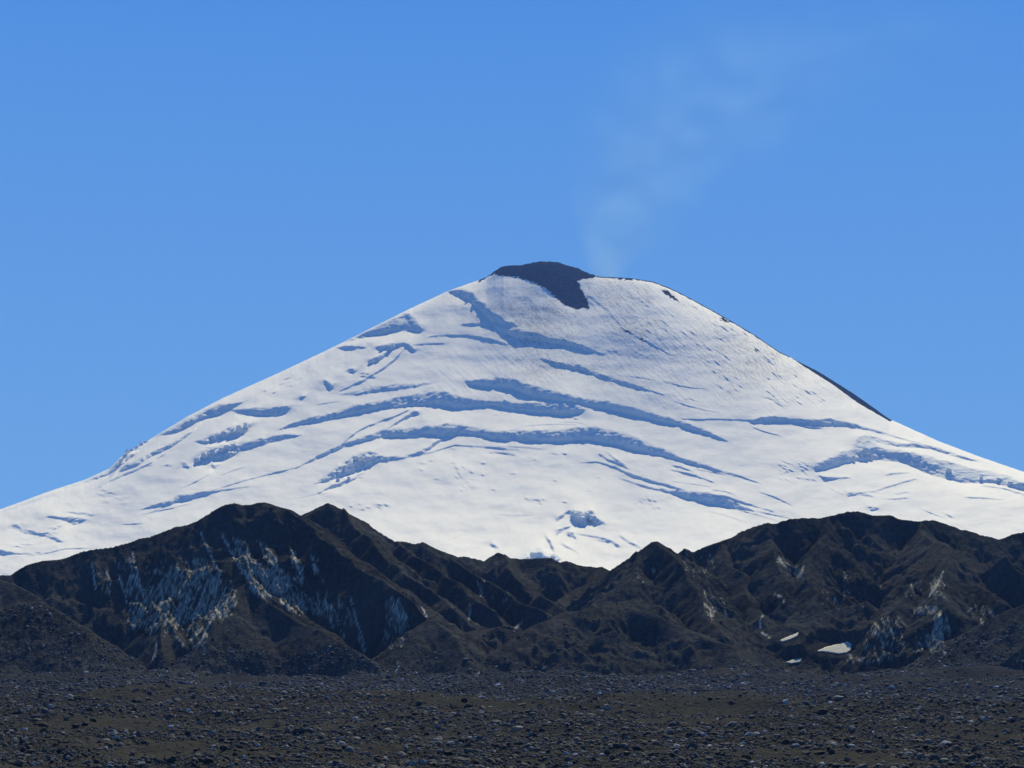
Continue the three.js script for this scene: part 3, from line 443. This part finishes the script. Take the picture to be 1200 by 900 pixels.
function moraineColour(x, h, z, px, py) {
  const m = fbm(x * .018, z * .03, 4), f = fbm(x * .5, h * .5, 3);
  let k = 1 + .5 * m + .6 * f; const warm = .5 + .9 * fbm(x * .012 + 9, z * .012, 3);
  let r = DEBRIS[0] * k * (1 + .10 * warm), g = DEBRIS[1] * k * (1 + .02 * warm), b = DEBRIS[2] * k * (1 - .04 * warm);
  const s = iceShare(px, py);
  if (s > 0) {
    const lean = px + (px < 278 && py > 668 ? .45 : -.42) * py + 4 * noise(px * .05, py * .05);
    const n = .40 + .55 * fbm(lean * .16, py * .03, 3) + .85 * fbm(lean * .5, py * .08, 3);
    const w = .9 * smooth(1.04 - s, 1.04 - s + .24, n);
    const t = Math.max(.06, .24 + .36 * fbm(lean * .6, py * .25, 3));
    r = lerp(r, t * .98, w); g = lerp(g, t * 1.0, w); b = lerp(b, t * .86, w);
  }
  const q = streamNear(px + 1.2 * noise(py * .4, px * .1), py); if (q < 2) { const w = .85 * smooth(2, .4, q + .8 * noise(px * .7, py * .5)) * smooth(-.25, .2, fbm(px * .45, py * .3, 2)); r = lerp(r, .44, w); g = lerp(g, .44, w); b = lerp(b, .40, w); }
  return [Math.max(.012, r), Math.max(.012, g), Math.max(.012, b)];
}
const grit = grain(512, 12, 3);
const moraineMaterial = new THREE.MeshPhysicalMaterial({ vertexColors: true, roughness: .95, specularIntensity: 0, bumpMap: grit, bumpScale: .4 });
const moraine = sheet('moraine_hills', 1300, 460, t => 768 + 330 * t + 60 * t * t * t, groundHeight, moraineColour, moraineMaterial, -300, 1500);
structure(moraine, 'dark debris covered moraine ridges with streaks of bare grey ice', 'moraine');
console.log('moraine built');
// bluish grey basalt on the right and far left, olive brown grit elsewhere
const blueStone = (x, z) => clamp(smooth(430, 560, z + 60 * fbm(x * .03, z * .02, 2)) * smooth(10, 60, x / z * 600) + smooth(560, 610, z + 40 * fbm(x * .03 + 8, z * .02, 2)) * .8);
function fieldColour(x, h, z) {
  const m = fbm(x * .03, z * .018, 4), n = fbm(x * .9, z * .5, 2);
  const blue = blueStone(x, z);
  const v = 1 + .35 * m + .3 * n;
  return [lerp(.0340, .0300, blue) * v, lerp(.0350, .0335, blue) * v, lerp(.0330, .0390, blue) * v];
}
const field = sheet('rubble_ground', 760, 300, t => 60 + 712 * Math.pow(t, 1.25), fieldHeight, fieldColour, new THREE.MeshPhysicalMaterial({ vertexColors: true, roughness: .95, specularIntensity: 0, bumpMap: grit, bumpScale: .5 }), -700, 1900);
structure(field, 'dark grey brown gravel ground of the rubble field', 'ground');

// wide ground under everything, out to the foot of the volcano and beyond
{
  const n = 120, p = [], ix = [], c = [];
  for (let j = 0; j <= n; j++) for (let i = 0; i <= n; i++) { const x = (i / n - .5) * 9000, z = -500 + 9500 * j / n, q = Math.hypot(x / 1.0, z); p.push(x, -14 + Math.max(0, z - 1200) * .035 + 4 * fbm(x * .003, z * .003, 3) - (z > 0 && z < 1300 && Math.abs(x) < 420 ? 25 : 0), -z); const v = .045 + .01 * fbm(x * .01, z * .01, 3); c.push(v * 1.03, v, v * .97); if (i < n && j < n) { const a = j * (n + 1) + i; ix.push(a, a + 1, a + n + 2, a, a + n + 2, a + n + 1); } }
  const g = new THREE.BufferGeometry(); g.setAttribute('position', new THREE.Float32BufferAttribute(p, 3)); g.setAttribute('color', new THREE.Float32BufferAttribute(c, 3)); g.setIndex(ix); g.computeVertexNormals();
  const m = shade(new THREE.Mesh(g, new THREE.MeshStandardMaterial({ vertexColors: true, roughness: .95 }))); m.name = 'valley_floor'; scene.add(m);
  structure(m, 'dark valley floor between the moraine and the volcano', 'ground');
}

// ---------------------------------------------------------------- stones
function stoneShape(detail, s) {
  const g0 = new THREE.IcosahedronGeometry(1, detail); const p = g0.attributes.position; const cuts = [];
  let q = s * 9973 + 7; const r = () => { q = (q * 16807) % 2147483647; return q / 2147483647; }; r(); r();
  for (let i = 0; i < 9; i++) { const v = new THREE.Vector3(r() * 2 - 1, r() * 2 - 1, r() * 2 - 1).normalize(); cuts.push([v, .52 + r() * .38]); }
  const sc = [.9 + r() * .5, .55 + r() * .25, .75 + r() * .4], v = new THREE.Vector3();
  for (let i = 0; i < p.count; i++) {
    v.fromBufferAttribute(p, i);
    for (const [n, d] of cuts) { const k = v.dot(n); if (k > d) v.addScaledVector(n, d - k); }
    v.multiplyScalar(1 + .10 * noise(v.x * 2.3 + s * 5, v.y * 2.3 + v.z * 1.7)); p.setXYZ(i, v.x * sc[0], v.y * sc[1], v.z * sc[2]);
  }
  g0.computeVertexNormals(); return g0;
}
const stoneMaterial = new THREE.MeshPhysicalMaterial({ color: 0xffffff, roughness: .85, specularIntensity: .12, flatShading: true });
const rubble = new THREE.Group(); rubble.name = 'loose_rubble'; rubble.userData.kind = 'stuff'; tag(rubble, 'loose dark stones strewn over the rubble field', 'stones'); scene.add(rubble);
{
  const variants = [0, 1, 2, 3].map(k => stoneShape(1, k + 1)), M = new THREE.Matrix4(), Q = new THREE.Quaternion(), E = new THREE.Euler(), S = new THREE.Vector3(), V = new THREE.Vector3(), C = new THREE.Color();
  for (let k = 0; k < 4; k++) {
    const list = [];
    for (let i = 0; i < 7000; i++) { const z = 775 + 230 * rnd(), px = -60 + 1320 * rnd(), x = (px - CX) / F * z; if (fbm(x * .04, z * .04, 3) < -.15) continue; list.push([x, z, Math.min(.7, .11 / Math.pow(rnd() + .01, .42)), .5]); }
    for (let i = 0; i < 140000; i++) {
      const z = 190 + 640 * Math.pow(rnd(), 1.05), px = -25 + 1250 * rnd(), x = (px - CX) / F * z;
      let patch = smooth(-.42, .0, fbm(x * .03 + 7, z * .016 + 3, 3) + .16 * smooth(480, 620, z)); for (const m of mounds) if (m[4] >= 2.4) { const u = (x - m[0]) / m[2], v = (z - m[1]) / m[3]; patch *= 1 - .92 * smooth(.75, .25, u * u + v * v + .5 * fbm(x * .1, z * .08, 2)); }
      if (rnd() > .05 + .95 * patch) continue;
      let s = .085 / Math.pow(rnd() + .006, .44); s *= (.65 + z / 1100);
      list.push([x, z, s]);
    }
    const im = new THREE.InstancedMesh(variants[k], stoneMaterial, list.length); im.name = 'stone_layer'; im.userData.kind = 'stuff';
    list.forEach(([x, z, s, dim = 1], i) => {
      V.set(x, groundHeight(x, z) + s * .12, -z); E.set((rnd() - .5) * .9, rnd() * 6.28, (rnd() - .5) * .9); Q.setFromEuler(E); S.set(s * (.7 + rnd() * .6), s * (.7 + rnd() * .6), s * (.7 + rnd() * .6));
      im.setMatrixAt(i, M.compose(V, Q, S));
      const pale = rnd() < .10 ? 3.4 : 1, bl = blueStone(x, z), v = (.022 + .100 * rnd() * rnd()) * pale * dim * (1 + .3 * bl); im.setColorAt(i, C.setRGB(v * (lerp(.95, .84, bl) + .08 * (rnd() - .5)), v * lerp(1, .96, bl), v * (lerp(1.08, 1.2, bl) + .08 * (rnd() - .5))));
    });
    shade(im); rubble.add(im);
  }
}
console.log('stones built');

// ---------------------------------------------------------------- boulders, each a thing of its own
{
  const kinds = [
    { name: 'dark_boulder', word: 'dark', tone: [.026, .0262, .0265] },
    { name: 'grey_boulder', word: 'mid grey', tone: [.060, .060, .060] },
    { name: 'pale_boulder', word: 'pale grey', tone: [.16, .16, .155] },
    { name: 'brown_boulder', word: 'reddish brown', tone: [.055, .043, .037] },
  ];
  const shapes = [11, 12, 13, 14, 15, 16, 17].map(k => stoneShape(2, k));
  for (const k of kinds) k.material = new THREE.MeshPhysicalMaterial({ color: new THREE.Color().setRGB(...k.tone), roughness: .85, specularIntensity: .12, flatShading: true });
  const spots = [[88, 853, 0, 11], [80, 888, 0, 12], [498, 838, 0, 14], [487, 838, 0, 10], [547, 829, 0, 9], [510, 826, 0, 9], [455, 857, 2, 11], [463, 855, 1, 9], [136, 867, 2, 9], [146, 864, 1, 9], [163, 823, 1, 10], [117, 834, 0, 9], [84, 820, 0, 9], [110, 845, 1, 9], [50, 851, 0, 12], [22, 897, 1, 14], [42, 897, 2, 10], [165, 896, 2, 10], [128, 897, 2, 8], [300, 829, 1, 10], [322, 834, 2, 11], [333, 834, 0, 10], [366, 858, 0, 13], [385, 880, 0, 14], [395, 880, 0, 12], [495, 895, 2, 11], [482, 897, 2, 10], [508, 894, 2, 9], [520, 893, 1, 9], [545, 866, 1, 9], [660, 845, 0, 11], [575, 893, 1, 10], [525, 885, 0, 13], [600, 836, 0, 9], [640, 868, 1, 9], [1064, 886, 2, 10], [1078, 888, 2, 12], [1092, 890, 2, 10], [1106, 893, 2, 11], [1120, 893, 1, 10], [1056, 884, 2, 8], [1170, 893, 1, 11], [960, 884, 0, 12], [920, 872, 0, 11], [1010, 842, 1, 8], [960, 845, 1, 9], [880, 872, 3, 10], [840, 862, 0, 10], [790, 880, 1, 9], [750, 870, 0, 10], [712, 884, 1, 10], [230, 880, 3, 9], [270, 868, 0, 10], [200, 868, 1, 9]];
  const N = 190;
  for (let i = 0; i < N; i++) {
    let px, py, kind, w;
    if (i < spots.length) [px, py, kind, w] = spots[i];
    else { px = 8 + rnd() * 1184; py = 806 + 92 * Math.pow(rnd(), .8); const r = rnd(); kind = r < .46 ? 0 : r < .84 ? 1 : r < .93 ? 2 : 3; w = 4.5 + 7.5 * Math.pow(rnd(), 2.6) + 2.5 * (py - 806) / 94; }
    const p = hit(px, py, 180, 790); if (!p) continue;
    const K = kinds[kind], s = w * -p.z / F * .5, m = shade(new THREE.Mesh(shapes[i % 7], K.material));
    m.name = numbered(K.name); m.position.set(p.x, p.y + s * .18, p.z); const tall = .6 + .5 * rnd(); m.scale.set(s, s * tall, s); m.rotation.set((rnd() - .5) * .5, rnd() * 6.28, (rnd() - .5) * .5);
    const size = s > 1.15 ? 'very large' : s > .85 ? 'large' : s > .62 ? 'middling' : 'small', form = tall < .75 ? 'flat slab-like' : tall < .95 ? 'angular' : 'upright blocky', bl = blueStone(p.x, -p.z) > .5;
    const place = -p.z > 640 ? 'near the foot of the dark moraine' : bl ? 'among bluish grey rubble' : fbm(p.x * .03 + 7, -p.z * .016 + 3, 3) > -.1 ? 'among dense loose rubble' : 'on bare smooth gravel';
    tag(m, `${size} ${K.word} ${form} boulder ${place}`, 'boulder', 'boulders on the rubble field'); scene.add(m);
  }
}

// ---------------------------------------------------------------- old snow lying at the foot of the moraine
function snowPatch(outline, label, B) {
  const xs = outline.map(p => p[0]), ys = outline.map(p => p[1]), x0 = Math.min(...xs), x1 = Math.max(...xs), y0 = Math.min(...ys), y1 = Math.max(...ys);
  const n = 46, m = 26, p = [], ix = [], ok = [];
  for (let j = 0; j <= m; j++) for (let i = 0; i <= n; i++) {
    const px = lerp(x0, x1, i / n), py = lerp(y1, y0, j / m), e = (EYE - py) / F, d = (B.y - B.s * B.z + .35) / (e - B.s), v = at(px, py, d);
    const q = inside(outline, px + .5 * noise(px * .5, py * .6), py + .4 * noise(px * .4, 5 + py * .5)) ? 1 : 0;
    p.push(v.x, v.y + .14 * noise(px * .4, py * .5), v.z); ok.push(q);
  }
  const top = p.length / 3; for (let k = 0; k < top; k++) p.push(p[k * 3], p[k * 3 + 1] - 1.2, p[k * 3 + 2] - .6);
  const W = n + 1, cell = (i, j) => i >= 0 && j >= 0 && i < n && j < m && ok[j * W + i] + ok[j * W + i + 1] + ok[(j + 1) * W + i] + ok[(j + 1) * W + i + 1] >= 3;
  for (let j = 0; j < m; j++) for (let i = 0; i < n; i++) if (cell(i, j)) {
    const a = j * W + i, b = a + 1, c = a + W, d = c + 1; ix.push(a, b, d, a, d, c);
    const side = (s, t) => ix.push(s, t + top, t, s, s + top, t + top);
    if (!cell(i, j - 1)) side(a, b); if (!cell(i, j + 1)) side(d, c); if (!cell(i - 1, j)) side(c, a); if (!cell(i + 1, j)) side(b, d);
  }
  const g = new THREE.BufferGeometry(); g.setAttribute('position', new THREE.Float32BufferAttribute(p, 3)); g.setIndex(ix); g.computeVertexNormals();
  const o = shade(new THREE.Mesh(g, new THREE.MeshStandardMaterial({ color: new THREE.Color().setRGB(.46, .45, .39), roughness: .9 }))); o.name = numbered('snow_patch'); scene.add(o);
  return tag(o, label, 'snow patch');
}
patchSpecs.forEach(([outline, label], k) => snowPatch(outline, label, benches[k]));

// ---------------------------------------------------------------- thin smoke drifting from the crater
{
  const path = [[708, 330, 20], [711, 302, 34], [726, 262, 72], [748, 205, 96], [800, 140, 130], [890, 75, 165], [1010, 10, 200], [1120, -50, 230]];
  const P = [], A = [], ix = [], U = 64, V = 40;
  for (let k = 0; k < 4; k++) {
    const o = P.length / 3, zo = 6600 + (k - 1.5) * 110;
    for (let j = 0; j <= U; j++) for (let i = 0; i <= V; i++) {
      const t = j / U * (path.length - 1), q = Math.min(path.length - 2, Math.floor(t)), f = t - q, b = i / V * 2 - 1;
      const x = lerp(path[q][0], path[q + 1][0], f), y = lerp(path[q][1], path[q + 1][1], f), w = lerp(path[q][2], path[q + 1][2], f);
      const px = x + b * w + .15 * w * noise(t * .9 + k * 7, b), py = y + b * w * .35 + .12 * w * noise(t * 1.1 + k * 5, b + 9);
      const v = at(px, py, zo + 170 * fbm(px * .012 + k * 11, py * .012, 2) * Math.min(1, w / 60));
      P.push(v.x, v.y, v.z);
      const n = .42 + .58 * smooth(-.35, .6, fbm(px * .016 + k * 3.1, py * .014 + k, 4)), edge = smooth(1, .1, Math.abs(b)), ends = smooth(0, .04, j / U) * smooth(1, .55, j / U);
      A.push(1, 1, 1, edge * ends * n * lerp(.19, .055, smooth(.04, .27, j / U)));
      if (i < V && j < U) { const a = o + j * (V + 1) + i; ix.push(a, a + 1, a + V + 2, a, a + V + 2, a + V + 1); }
    }
  }
  const g = new THREE.BufferGeometry(); g.setAttribute('position', new THREE.Float32BufferAttribute(P, 3)); g.setAttribute('color', new THREE.Float32BufferAttribute(A, 4)); g.setIndex(ix); g.computeVertexNormals();
  const m = new THREE.Mesh(g, new THREE.MeshPhysicalMaterial({ color: new THREE.Color().setRGB(.58, .90, 1.0), vertexColors: true, transparent: true, depthWrite: false, side: THREE.DoubleSide, roughness: 1, transmission: .5, thickness: 0, specularIntensity: 0 }));
  m.name = 'smoke_plume'; tag(m, 'faint pale smoke drifting up from the dark summit', 'smoke'); scene.add(m);
}
scene.updateMatrixWorld(true);
renderer.render(scene, camera);
